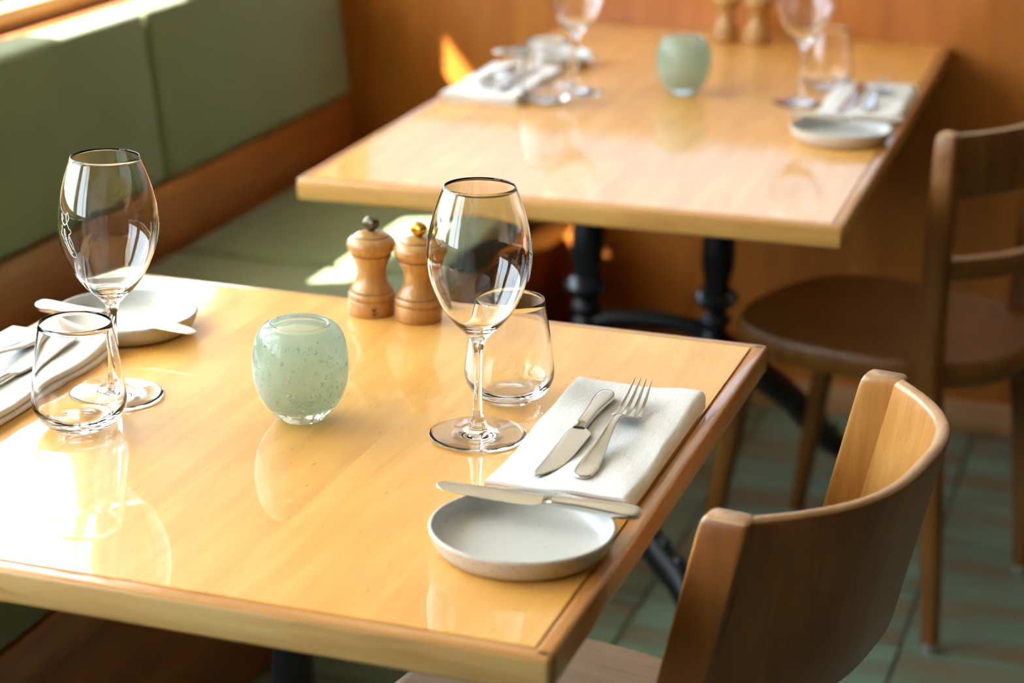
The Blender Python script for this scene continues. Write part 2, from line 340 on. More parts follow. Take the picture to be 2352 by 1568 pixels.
# left wall with its windows
lw = bmesh.new()
box(lw, XL - .07, XL, YB, YF, -.05, ZS - .03)
ys = [YB]
for (a, b_, z1) in WINS: ys += [a, b_]
ys.append(YF)
for k in range(0, len(ys), 2): box(lw, XL - .07, XL, ys[k], ys[k + 1], ZS - .03, ZC)
for (a, b_, z1) in WINS: box(lw, XL - .07, XL, a, b_, z1, ZC)
tag(link('wall_left', lw, PLASTER), kind='structure')
for k, (a, b_, z1) in enumerate(WINS + [None][:0]):
    fm = bmesh.new(); xw = XL - .045
    for (p, q, r, s) in ((a, b_, ZS - .03, ZS + .03), (a, b_, z1 - .05, z1), (a, a + .03, ZS, z1), (b_ - .03, b_, ZS, z1)):
        box(fm, xw - .02, xw + .02, p, q, r, s, .004)
    nm = 2 if b_ - a > 1 else 1
    root = link('window_%d' % (k + 1), fm, SILLW); tag(root, kind='structure')
    if nm == 2:
        link('mullion', box(bmesh.new(), xw - .018, xw + .018, (a + b_) / 2 - .02, (a + b_) / 2 + .02, ZS + .03, z1 - .05, .003), SILLW, root)
    link('pane', box(bmesh.new(), xw - .003, xw + .003, a + .04, b_ - .04, ZS + .02, z1 - .04), PANE, root)
fwf = bmesh.new()
for (p, q, r, s) in ((FW[0], FW[1], FW[2], FW[2] + .015), (FW[0], FW[1], FW[3] - .04, FW[3]), (FW[0], FW[0] + .04, FW[2], FW[3]), (FW[1] - .04, FW[1], FW[2], FW[3])): box(fwf, p, q, YF + .04, YF + .09, r, s)
root = link('window_5', fwf, SILLW); tag(root, kind='structure')
link('frosted_pane', box(bmesh.new(), FW[0] + .03, FW[1] - .03, YF + .062, YF + .068, FW[2] + .01, FW[3] - .03), FROST, root)
sl = bmesh.new(); box(sl, XL + .044, XL + .056, YB + .01, YF - .001, ZS - .058, ZS - .027, .004)
tag(link('trim_3', sl, SILLW), 'honey-coloured wooden nosing of the window sill', kind='structure')
sl = bmesh.new(); box(sl, XL - .02, XL + .0438, YB + .01, YF - .001, ZS - .055, ZS - .028, .002)
tag(link('trim_5', sl, WPAINT), 'white painted window sill above the green bench back', kind='structure')
pv = bmesh.new(); box(pv, -16, XL - .07, -12, 16, -.6, -.45)
tag(link('pavement', pv, PAVE), 'sunlit pale pavement outside the windows', kind='structure')
aw = bmesh.new(); box(aw, XL - 1.07, XL - .07, -3.2, 3.9, 2.42, 2.45)  # unseen awning, added so the sun reaches only a narrow bench strip
tag(link('trim_4', aw, SUNCUT), 'unseen canvas awning added outside to cut off the high sun', kind='structure')

# ------------------------------------------------------------------ banquette
bq = empty('banquette', (0, 0, 0), 0, 'green upholstered wooden banquette running along the window wall', 'bench')
YS = [-1.0, 0.6, 1.4, 2.205, 3.01, 3.80]
for a, b_ in zip(YS, YS[1:]):
    bm = bmesh.new()
    # leaning back panel: prism with soft edges
    sec = [(-1.600, .585), (-1.632, .868), (-1.690, .874), (-1.700, .585)]
    V = [[bm.verts.new((x, y, z)) for (x, z) in sec] for y in (a + .0025, b_ - .0025)]
    for k in range(4): bm.faces.new((V[0][k], V[0][(k + 1) % 4], V[1][(k + 1) % 4], V[1][k]))
    bm.faces.new(list(reversed(V[0]))); bm.faces.new(V[1])
    bmesh.ops.bevel(bm, geom=bm.edges[:], offset=.014, segments=4, affect='EDGES', profile=.5)
    link('backrest_panel', bm, GREEN, bq)
    bm = bmesh.new(); box(bm, -1.595, -1.135, a + .003, b_ - .003, .405, .470, .018, 4)
    link('seat_cushion', bm, GREEN, bq)
bm = bmesh.new(); box(bm, -1.70, -1.60, -1.0, 3.83, 0.30, .90 - .0)
bm2 = bmesh.new(); box(bm2, -1.722, -1.702, -1.0, 3.83, .30, .868, .002); box(bm2, -1.70, -1.612, -1.0, 3.83, .30, .578, .003)
bm.free()
link('back_board', bm2, BENCHW, bq)
bm = bmesh.new(); box(bm, -1.60, -1.20, -1.0, 3.83, 0.0, .33, .003); box(bm, -1.60, -1.14, -1.0, 3.83, .34, .403, .003)
link('seat_base', bm, BENCHW, bq)

# ------------------------------------------------------------------ tables
def table(x0, x1, y0, y1, loc, rz, label, twin=False):
    W, Lh = x1 - x0, y1 - y0
    T = empty('bistro_table', loc, rz, label, 'table', 'maple dining tables')
    z1 = .75; th = .030; lip = .016
    n = 11; sw = (W - 2 * lip) / n
    proto = None
    for k in range(n):
        if proto is None:
            proto = link('stave', box(bmesh.new(), -sw / 2, sw / 2, -(Lh / 2 - lip), Lh / 2 - lip, -th, 0), MAPLE, T); o = proto
        else: o = proto.copy(); COL.objects.link(o); o.parent = T
        o.location = (-W / 2 + lip + sw * (k + .5), 0, z1)
    for s in (-1, 1):
        bm = bmesh.new(); box(bm, -W / 2, W / 2, min(s * (Lh / 2 - lip), s * Lh / 2), max(s * (Lh / 2 - lip), s * Lh / 2), z1 - th, z1 - .0003, .0042, 3)
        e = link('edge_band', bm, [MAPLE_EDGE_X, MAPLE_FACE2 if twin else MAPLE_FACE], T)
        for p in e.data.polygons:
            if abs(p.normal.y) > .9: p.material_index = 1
        bm = bmesh.new(); box(bm, min(s * (W / 2 - lip), s * W / 2), max(s * (W / 2 - lip), s * W / 2), -Lh / 2 + .003, Lh / 2 - .003, z1 - th, z1 - .0003, .0042, 3)
        link('edge_band', bm, MAPLE_EDGE_Y, T)
    return T, W, Lh
def column(bm, x, y, z0, z1, r=.02):
    pass
T1, W1, L1 = table(-1.137, -.387, 1.269, 2.027, (-.762, 1.648, 0), 0, 'square maple bistro table in the foreground, edge facing the camera')
T2, W2, L2 = table(0, .744, 0, 1.372, (-.784, 3.199, 0), -math.radians(1.39) * -1, 'longer maple table behind, pushed against the wood-panelled wall', True)
# base of table 1: single fluted column and four arched feet
def iron_foot(bm, path, r0, r1, fl=.55):
    P = spline(path, 6); n = len(P)
    tube(bm, P, [r0 + (r1 - r0) * i / (n - 1) for i in range(n)], 10, fl)
prof = [(0, .715), (.055, .715), (.058, .705), (.03, .695), (.021, .66), (.0195, .56), (.021, .5), (.027, .42), (.034, .40), (.036, .385), (.028, .372), (.024, .34), (.03, .30), (.034, .24), (.026, .2), (0, .19)]
link('column', lathe_rings([tuple(p) for p in spline([(a, b, 0) for a, b in prof], 2)] and prof, 32), IRON, T1)
bm = bmesh.new(); box(bm, -.16, .16, -.16, .16, .706, .7195, .004); link('top_plate', bm, IRON, T1)
for k in range(4):
    a = PI / 4 + k * PI / 2; bm = bmesh.new()
    iron_foot(bm, [(math.cos(a) * r, math.sin(a) * r, z) for r, z in ((.015, .26), (.09, .235), (.17, .15), (.24, .06), (.30, .022))], .024, .016)
    link('foot', bm, IRON, T1)
# base of table 2: trestle with two turned columns, beam, four arched feet
cx, cyy = -.795 + .784, 3.12 - 3.199
prof2 = [(0, .56), (.027, .56), (.033, .545), (.034, .51), (.026, .48), (.020, .468), (.030, .463), (.036, .452), (.030, .441), (.018, .436), (.014, .43), (.022, .424), (.0255, .415), (.022, .406), (.014, .40), (.022, .393), (.026, .37), (0, .362)]
for s in (-1, 1):
    ppl = [(0, .715), (.040, .715), (.040, .70), (.022, .69), (.021, .60)] + [(r * .80, z) if z > .47 else (r, z) for r, z in prof2[1:]]
    c = link('column', lathe_rings(ppl, 32), IRON, T2, loc=(cx + s * .108, cyy, 0))
    link('ring', lathe_rings([(.024, .468), (.031, .463), (.0375, .452), (.031, .441), (.024, .437)], 32), IRONR, c)
bm = bmesh.new(); box(bm, cx - .2, cx + .2, cyy - .03, cyy + .03, .655, .7195, .006); link('beam', bm, IRON, T2)
bm = bmesh.new(); box(bm, cx - .05, cx + .05, cyy - .45, cyy + .45, .69, .7195, .006); link('rail', bm, IRON, T2)
bm = bmesh.new()
tube(bm, spline([(cx + .108, cyy, .385), (cx + .06, cyy, .40), (cx, cyy, .404), (cx - .06, cyy, .40), (cx - .108, cyy, .385)], 6), .014, 10)
link('stretcher', bm, IRON, T2)
for sx in (-1, 1):
    for sy in (-1, 1):
        bm = bmesh.new()
        pts = [(.108, .0, .375), (.128, .07, .345), (.150, .16, .27), (.19, .27, .15), (.225, .38, .085), (.262, .46, .024)]
        if sy < 0: pts = [(.03, .02, .37), (.018, .09, .24), (.030, .17, .125), (.085, .25, .105), (.15, .34, .090), (.205, .42, .045), (.228, .455, .024)]
        if sy > 0: pts = [(.108, .0, .375), (.150, .13, .292), (.20, .26, .20), (.235, .37, .105), (.262, .45, .05), (.285, .50, .022)]
        iron_foot(bm, [(cx + sx * a, cyy + sy * b_, c_) for a, b_, c_ in pts], .027, .022, 1.0)
        f = link('foot', bm, IRON, T2)
        for q in (3.1, 3.6):
            i = int(q); fr_ = q - i
            p = Vector(pts[i]).lerp(Vector(pts[i + 1]), fr_)
            bm = bmesh.new(); bmesh.ops.create_uvsphere(bm, u_segments=12, v_segments=8, radius=.010)
            link('bolt', bm, IRONR, f, loc=(cx + sx * (p.x + .004), cyy + sy * (p.y - .0), p.z + .024))

# ------------------------------------------------------------------ glassware
STEM_P = [(.0445, .0012), (.0447, .0022), (.044, .0031), (.036, .0036), (.022, .0048), (.0125, .0074), (.0078, .0125), (.0050, .022), (.0038, .038), (.0035, .055), (.0036, .072)]
BOWL_P = [(.0044, .084), (.0068, .0925), (.0115, .0985), (.0175, .1045), (.0235, .1105), (.0306, .120), (.0372, .1325), (.0440, .1500), (.0470, .1680), (.0469, .178), (.0455, .1905), (.0420, .2065), (.0368, .2225), (.0318, .2354)]
def bowl_r(h):
    P = BOWL_P
    for (r0, z0), (r1, z1) in zip(P, P[1:]):
        if z0 <= h <= z1: return r0 + (r1 - r0) * (h - z0) / (z1 - z0)
    return .03
def smooth2(P, n=4): return [(v.x, v.y) for v in spline([(a, b, 0) for a, b in P], n)]
fullo = smooth2(STEM_P + BOWL_P, 4)
foot_prof = [(0, .0009), (.030, .0006), (.040, 0.0), (.0438, .0003)] + [p for p in fullo if p[1] < .0126]
i0 = len([p for p in fullo if p[1] < .0126]) - 1
i1 = len([p for p in fullo if p[1] < .0842]) - 1
stem_prof = fullo[i0:i1 + 1]
outer = fullo[i1:]
inner = smooth2([(.0311, .2354), (.0358, .2225), (.0410, .2065), (.0446, .1905), (.0460, .178), (.0461, .168), (.0430, .150), (.0361, .1325), (.0293, .120), (.0218, .1112), (.0150, .1060), (.0080, .1028), (0, .1018)], 4)
bowl_prof = outer + [(.03145, .2356)] + inner
LOGO = [  # etched outline emblem, picture-like units (u right, v down)
 [(141, 467), (141, 478), (146, 489), (150, 492), (155, 487), (159, 478), (160, 473), (156, 464), (153, 470), (155, 484)],
 [(143, 469), (145, 478), (144, 486), (150, 491)],
 [(144, 493), (142, 506), (140, 511), (142, 516), (145, 520), (147, 530), (152, 545), (156, 555), (162, 562), (167, 560), (168, 552), (166, 544), (165, 530), (162, 518), (160, 511), (164, 507), (164, 500), (161, 498), (158, 491), (155, 485)],
 [(160, 512), (159, 525), (163, 540), (165, 543)],
 [(148, 530), (151, 541), (154, 548)]]
BARS = [[(150, 500), (151, 507), (152, 516)], [(152, 518), (154, 530), (158, 546), (161, 554)]]
def emblem(parent, ang):
    bm = bmesh.new()
    def P(u, v):
        h = (912 - v) * .000424; a = ang + (u - 154) / (bowl_r(h) * 2590) * 1.55
        r = bowl_r(h) + .0002
        return (r * math.cos(a), r * math.sin(a), h)
    for pl in LOGO: tube(bm, [P(*q) for q in [(v.x, v.y) for v in spline([(a, b, 0) for a, b in pl], 3)]], .00042, 5)
    for pl in BARS: tube(bm, [P(*q) for q in pl], .0009, 5)
    return link('etched_emblem', bm, ETCH, parent)
def wine_glass(loc, label, ang=None, first=None):
    if first is None:
        g = empty('wine_glass', loc, 0, label, 'wine glass', 'stemmed wine glasses')
        b_ = link('bowl', lathe_rings(bowl_prof, 96), GLASS, g, sharp=-180)
        link('stem', lathe_rings(stem_prof, 96), GLASS, g, sharp=-180)
        link('foot', lathe_rings(foot_prof, 96), GLASS, g, sharp=-180)
    else:
        g = first.copy(); COL.objects.link(g); g.location = loc; g['label'] = label
        for ch in first.children:
            c = ch.copy(); COL.objects.link(c); c.parent = g
            if ch.name.startswith('bowl'): b_ = c
    if ang is not None: emblem(b_, ang)
    return g
def facing(x, y): return math.atan2(-y, -x)   # azimuth from a glass towards the camera
GZ = .7502
g1 = wine_glass((-.583, 1.670, GZ), 'wine glass beside the cutlery on the right of the near table')
g2 = wine_glass((-.942, 1.648, GZ), 'wine glass at the left end of the near table with etched emblem facing left', None, g1)
g3 = wine_glass((-.592, 3.256, GZ), 'out-of-focus wine glass on the right of the far table', None, g1)
g4 = wine_glass((-.957, 3.208, GZ), 'out-of-focus wine glass on the left of the far table', None, g1)
def bowl_of(g): return [c for c in g.children if c.name.startswith('bowl')][0]
emblem(bowl_of(g2), facing(-.942, 1.648) - .93)
emblem(bowl_of(g1), facing(-.583, 1.670) + 1.40)

TUM = smooth2([(.0255, .0008), (.0300, .0035), (.0370, .0105), (.0418, .0200), (.0432, .0270), (.0425, .0370), (.0400, .0580), (.0362, .0820), (.0328, .1005)], 4)
TUMI = smooth2([(.0322, .1005), (.0350, .0820), (.0387, .0580), (.0411, .0370), (.0414, .0285), (.0400, .0220), (.0350, .0145), (.0270, .0105), (.0150, .0092), (0, .0090)], 4)
tp = [(0, .0014), (.018, .0010), (.0235, .0)] + TUM + [(.0325, .1008)] + TUMI
def tumbler(loc, label, first=None):
    if first is None:
        o = link('water_tumbler', lathe_rings(tp, 96), GLASS, None, sharp=-180)
    else: o = first.copy(); COL.objects.link(o)
    o.location = loc; return tag(o, label, 'tumbler', 'water tumblers')
t1_ = tumbler((-.588, 1.775, GZ), 'clear stemless water tumbler behind the near right wine glass')
tumbler((-.934, 1.566, GZ), 'clear water tumbler in front of the near left wine glass', t1_)
tumbler((-.577, 3.395, GZ), 'blurred water tumbler behind the right wine glass of the far table', t1_)
tumbler((-.974, 3.112, GZ), 'blurred water tumbler beside the left napkin of the far table', t1_)

# votives: clear casing, milky liner, bubbles
VO = smooth2([(.0190, .0004), (.0222, .0022), (.0275, .0075), (.0368, .0200), (.0425, .0340), (.0449, .0520), (.0436, .0690), (.0398, .0830), (.0345, .0905), (.0290, .0938)], 4)
VI = smooth2([(.0262, .0942), (.0246, .0925), (.0262, .0890), (.0320, .0830), (.0358, .0740), (.0378, .0600), (.0370, .0450), (.0325, .0300), (.0240, .0190), (.0120, .0140), (0, .0130)], 4)
def votive(loc, label, first=None, nb=1100):
    if first is not None:
        g = first.copy(); COL.objects.link(g); g.location = loc; g['label'] = label
        for ch in first.children:
            c = ch.copy(); COL.objects.link(c); c.parent = g
        g.rotation_euler = (0, 0, 2.0)
        return g
    g = empty('candle_holder', loc, 0, label, 'candle holder', 'pale green glass candle holders')
    link('glass_casing', lathe_rings([(0, .0010), (.012, .0006)] + VO + [(.0275, .0946)] + VI, 96), VGLASS, g, sharp=-180)
    lin = [(r + .0013, z - .001) for r, z in VI if z < .0905][0:]
    lin = [(r, z) for r, z in lin]; lin[-1] = (0, lin[-1][1] - .0006)
    link('milky_lining', lathe_rings(lin, 64), LINER, g, sharp=-180)
    bm = bmesh.new(); rr = random.Random(3)
    def rout(h):
        for (r0, z0), (r1, z1) in zip(VO, VO[1:]):
            if z0 <= h <= z1: return r0 + (r1 - r0) * (h - z0) / max(1e-6, z1 - z0)
        return .03
    for k in range(nb):
        h = rr.uniform(.006, .086); a = rr.uniform(0, 2 * PI)
        s = rr.choice([.0004, .0005, .0007, .0009, .0011]) if rr.random() < .955 else rr.uniform(.0014, .0022)
        r = rout(h) - .0012 - s - rr.uniform(0, .0014)
        M = Matrix.Translation((r * math.cos(a), r * math.sin(a), h)) @ Matrix.Diagonal((s, s, s * rr.uniform(.9, 1.2), 1))
        bmesh.ops.create_icosphere(bm, subdivisions=2 if s > .0007 else 1, radius=1, matrix=M)
    tag(link('air_bubbles', bm, BUB, g, sharp=-180), 'tiny air bubbles trapped in the glass', kind='stuff')
    return g
v1 = votive((-.752, 1.655, GZ), 'round pale green bubbled glass candle holder in the middle of the near table')
votive((-.789, 3.262, GZ), 'blurred pale green glass candle holder on the far table', v1)

# ------------------------------------------------------------------ pepper and salt mills
MP = [(.0240, .0), (.0252, .001), (.0254, .0155), (.0248, .0168), (.0238, .0173), (.0250, .0184), (.0254, .0205), (.0250, .0235), (.0236, .0250), (.0228, .0257), (.0229, .0270), (.0212, .0305), (.0186, .0345), (.0166, .0390), (.0158, .0445), (.0161, .0520), (.0178, .0575), (.0202, .0620), (.0214, .0645), (.0215, .0660)]
MH = [(.0205, .0662), (.0212, .0672), (.0236, .0700), (.0260, .0735), (.0268, .0768), (.0262, .0800), (.0238, .0835), (.0205, .0860), (.0196, .0864)]
ML = [(.0196, .0864), (.0190, .0862), (.0188, .0870), (.0160, .0888), (.0110, .0908), (.0060, .0916), (0, .0918)]
def mill(loc, label, knob, emb=False, first=None, group='wooden spice mills'):
    if first is None:
        g = empty('spice_mill', loc, 0, label, 'mill', group)
        link('body', lathe_rings([(0, 0)] + MP + [(0, .0660)], 48), MILLW, g, sharp=50)
        c = link('head', lathe_rings([(0, .0662)] + MH + [(0, .0864)], 48), MILLW, g, sharp=50)
        link('cap', lathe_rings([(0, .0862)] + ML, 48), MILLW, c, sharp=50)
        for r, z, w_ in ((.02405, .0171, .0007), (.0232, .0256, .0006), (.0213, .0661, .0006), (.0195, .0865, .0006)):
            link('groove', lathe_rings([(r - .001, z - w_), (r + .0003, z - w_ * .5), (r + .0003, z + w_ * .5), (r - .001, z + w_)], 48), MILLG, g)
    else:
        g = first.copy(); COL.objects.link(g); g.location = loc; g['label'] = label
        for ch in first.children:
            if ch.name.startswith(('knob', 'maker')): continue
            c = ch.copy(); COL.objects.link(c); c.parent = g
            for ch2 in ch.children: d = ch2.copy(); COL.objects.link(d); d.parent = c
    kp = [(0, .0912), (.0035, .0914), (.0040, .0925)] + [(.0088 * math.sin(t), .1000 - .0078 * math.cos(t)) for t in [PI * k / 14 for k in range(3, 14)]] + [(0, .1078)]
    bm = lathe_rings(kp, 48)
    for v in bm.verts:      # fluting
        a = math.atan2(v.co.y, v.co.x); f = 1 + .035 * math.cos(24 * a)
        v.co.x *= f; v.co.y *= f
    link('knob', bm, PEWTER if knob == 'dark' else BRASS, g)
    if emb:
        bm = bmesh.new(); a0 = facing(loc[0], loc[1]) + .12
        def quad(u0, u1, v0, v1):
            r = .02555
            vs = [bm.verts.new((r * math.cos(a0 + u / r), r * math.sin(a0 + u / r), v)) for u, v in ((u0, v0), (u1, v0), (u1, v1), (u0, v1))]
            bm.faces.new(vs)
        mm_ = .001
        # small rampant animal over a short line of print
        for (u0, u1, v0, v1) in ((-1.6, 1.2, 8.6, 9.6), (-2.6, -1.2, 9.4, 11.6), (-.6, .4, 9.4, 11.0), (.9, 1.7, 9.2, 11.4), (1.2, 2.6, 10.8, 12.2), (-2.9, -1.9, 11.4, 12.2), (-1.9, -1.0, 7.2, 8.8), (.4, 1.3, 7.2, 8.8)):
            quad(u0 * mm_, u1 * mm_, v0 * mm_, v1 * mm_)
        for k in range(7): quad((-3.4 + k) * mm_, (-2.7 + k) * mm_, 4.6 * mm_, 5.9 * mm_)
        quad(-3.4 * mm_, 3.3 * mm_, 4.2 * mm_, 4.5 * mm_)
        link('maker_mark', bm, INK, g)
    return g
m1_ = mill((-.815, 1.982, GZ), 'turned wooden mill with dark metal knob and stamped mark, left of the near pair', 'dark', True)
mill((-.7595, 1.979, GZ), 'turned wooden mill with brass knob, right of the near pair', 'brass', False, m1_)
mill((-.833, 3.770, GZ), 'blurred wooden mill at the far wall, left of the far pair', 'dark', False, m1_)
mill((-.773, 3.768, GZ), 'blurred wooden mill at the far wall, right of the far pair', 'brass', False, m1_)

# ------------------------------------------------------------------ plates
def plate(loc, label, first=None):
    if first is not None:
        g = first.copy(); COL.objects.link(g); g.location = loc; g['label'] = label
        for ch in first.children: c = ch.copy(); COL.objects.link(c); c.parent = g
        g.rotation_euler = (0, 0, 1.3); return g
    g = empty('bread_plate', loc, 0, label, 'plate', 'grey stoneware bread plates')
    po = [(0, .0006), (.060, .0), (.0655, .0010), (.0695, .0045), (.0725, .0105), (.0752, .0178), (.0756, .0192), (.0748, .0206), (.0733, .0208)]
    pi_ = [(.0733, .0208), (.0720, .0200), (.0714, .0180), (.0698, .0115), (.0670, .0072), (.0610, .0052), (.045, .0044), (.02, .0042), (0, .0042)]
    link('body', lathe_rings(po, 96), STONE, g, sharp=-60)
    link('inner_glaze', lathe_rings(pi_, 96), PLATEIN, g, sharp=-60)
    return g
p1 = plate((-.4665, 1.447, GZ), 'grey stoneware bread plate at the near right corner of the foreground table')
plate((-1.035, 1.838, GZ), 'grey stoneware bread plate at the far left of the foreground table', p1)
plate((-.486, 3.018, GZ), 'blurred grey bread plate on the right of the far table', p1)
plate((-1.070, 3.425, GZ), 'blurred grey bread plate on the left of the far table', p1)

# ------------------------------------------------------------------ napkins
def napkin_mesh(W=.130, L=.272):
    pit = .0034; th = .0013
    path = []
    a, b_ = -W / 2 + .004, W / 2 - .004
    def arc(xc, zc, r, t0, t1, n=6): return [(xc + r * math.cos(t0 + (t1 - t0) * k / n), zc + r * math.sin(t0 + (t1 - t0) * k / n)) for k in range(n + 1)]
    def line(x0, x1, z, n=10): return [(x0 + (x1 - x0) * k / n, z) for k in range(1, n)]
    z = [th + pit * k for k in range(4)]
    path += [(b_ - .006, z[0])] + line(b_ - .006, a, z[0]) + arc(a, z[0] + pit / 2, pit / 2, -PI / 2, -3 * PI / 2)
    path += line(a, b_ - .001, z[1]) + arc(b_ - .001, z[1] + pit / 2, pit / 2, -PI / 2, PI / 2)
    path += line(b_ - .001, a + .001, z[2]) + arc(a + .001, z[2] + pit / 2, pit / 2, -PI / 2, -3 * PI / 2)
    path += line(a + .001, b_ - .004, z[3], 14) + arc(b_ - .003, z[3] - .0065, .0065, PI / 2, 0, 6) + [(b_ + .0037, .002)]
    n = len(path); ny = 36
    bm = bmesh.new()
    def sec(j):
        v = j / ny; y = (v - .5) * L
        out_o, out_i = [], []
        for i, (x, z_) in enumerate(path):
            x0_, z0_ = path[max(i - 1, 0)]; x1_, z1_ = path[min(i + 1, n - 1)]
            dx, dz = x1_ - x0_, z1_ - z0_; l = math.hypot(dx, dz) or 1; nx, nz = -dz / l, dx / l
            lay = z_ / .0115
            yy = y + (.004 * math.sin(lay * 5.1) * (1 if v < .5 else -1)) * abs(2 * v - 1) ** 6
            puff = lay * (.0016 * math.sin(x * 46 + 1.2 * math.sin(v * 5)) * math.sin(v * 7.5 + .6) + .0012 * math.sin(v * 3.1) + .0006 * math.sin(x * 110 + v * 16))
            puff += lay * .0010
            fl = 1 + .10 * abs(2 * v - 1) ** 4 * lay
            for s, out in ((1, out_o), (-1, out_i)):
                out.append((x + nx * th * s * .9 + .0018 * math.sin(v * 6) * lay, yy, max(.0001, (z_ + nz * th * s) * fl + puff)))
        return out_o + list(reversed(out_i))
    rings = [sec(j) for j in range(ny + 1)]
    V = [[bm.verts.new(p) for p in r] for r in rings]; m_ = len(V[0])
    for A, B in zip(V, V[1:]):
        for k in range(m_): bm.faces.new((A[k], A[(k + 1) % m_], B[(k + 1) % m_], B[k]))
    for R in (V[0], V[-1]):
        for k in range(n - 1): bm.faces.new((R[k], R[k + 1], R[m_ - 2 - k], R[m_ - 1 - k]))
    return bm
nap = link('linen_napkin', napkin_mesh(), LINEN, None, sharp=70)
nap.location = (-.4685, 1.6775, GZ)
tag(nap, 'folded white linen napkin at the right edge of the near table', 'napkin', 'folded linen napkins')
NAPS = [((-1.064, 1.622, GZ), PI, 'folded white linen napkin at the left end of the near table'),
        ((-.487, 3.256, GZ), 0.02, 'blurred folded napkin on the right of the far table'),
        ((-1.074, 3.190, GZ), PI + .02, 'blurred folded napkin on the left of the far table')]
for loc, rz, lab in NAPS:
    o = nap.copy(); COL.objects.link(o); o.location = loc; o.rotation_euler = (0, 0, rz); o['label'] = lab

# ------------------------------------------------------------------ cutlery (local: +Y = handle direction)
def ring_at(y, xc, zc, hw, ht, n=18, e=.75, tilt=0):
    c, s = math.cos(tilt), math.sin(tilt); o = []
    for a, b_ in sup(hw, ht, n, e): o.append((xc + a * c - b_ * s, y, zc + a * s + b_ * c))
    return o
def make_knife(Lb=.120, Lh=.098, wide=.0112, hw=.0092, butter=False):
    """blade towards -Y (tip at y=0), handle to +Y; cutting edge bulges to +X"""
    bm = bmesh.new(); P = []
    bl = [(0, -.0072, .0006), (.003, -.0066, .0020), (.010, -.0046, .0060), (.026, -.0012, .0092), (.052, .0008, .0108), (.088, .0014, wide), (.106, .0014, .0112), (.113, .0004, .0094), (Lb, -.0014, .0060)]
    if butter: bl = [(0, -.0020, .0008), (.002, -.0020, .0036), (.006, -.0018, .0058), (.016, -.0008, .0074), (.050, .0006, .0086), (.085, .0012, .0092), (.106, .0010, .0090), (.113, .0002, .0076), (Lb, -.0012, .0056)]
    bl = spline(bl, 4)
    rings = [ring_at(p.x, p.y, .0016 + .0026 * (p.x / Lb), p.z, .0006 + .0005 * p.x / Lb, 14, .9) for p in bl]
    loft(bm, rings); blade = bm
    bm = bmesh.new()
    hd = spline([(Lb - .004, .0058, .0020), (Lb + .002, .0056, .0032), (Lb + .010, .0060, .0043), (Lb + .04, .0066, .0050), (Lb + .068, .0086, .0052), (Lb + .083, hw, .0050), (Lb + .092, .0080, .0044), (Lb + .0965, .0050, .0032), (Lb + Lh, .0014, .0012)], 4)
    loft(bm, [ring_at(p.x, -.0010, .0050 - .0004, p.y, p.z, 20, .8) for p in hd]); handle = bm
    return blade, handle
def knife(loc, rz, label, first=None, sc=1.0, roll=0, pitch=0, butter=False):
    if first is None:
        g = empty('table_knife', loc, rz, label, 'knife', 'steel table knives'); bl, hd = make_knife(butter=butter)
        link('blade', bl, STEELB, g, sharp=60); link('handle', hd, STEEL, g, sharp=60)
    else:
        g = first.copy(); COL.objects.link(g); g['label'] = label
        for ch in first.children: c = ch.copy(); COL.objects.link(c); c.parent = g
    g.location = loc; g.scale = (sc, sc, sc)
    g.rotation_euler = (Matrix.Rotation(rz, 3, 'Z') @ Matrix.Rotation(pitch, 3, 'X') @ Matrix.Rotation(roll, 3, 'Y')).to_euler()
    return g
NZ = GZ + .0142   # top of a napkin
k1 = knife((-.4850, 1.558, NZ), 0.015, 'steel table knife on the near right napkin, beside the fork')
knife((-1.043, 1.742, NZ), PI + .015, 'steel table knife on the near left napkin, beside the fork', k1)
knife((-.505, 3.135, NZ), .02, 'blurred steel knife on the right napkin of the far table', k1)
knife((-1.055, 3.310, NZ), PI + .02, 'blurred steel knife on the left napkin of the far table', k1)
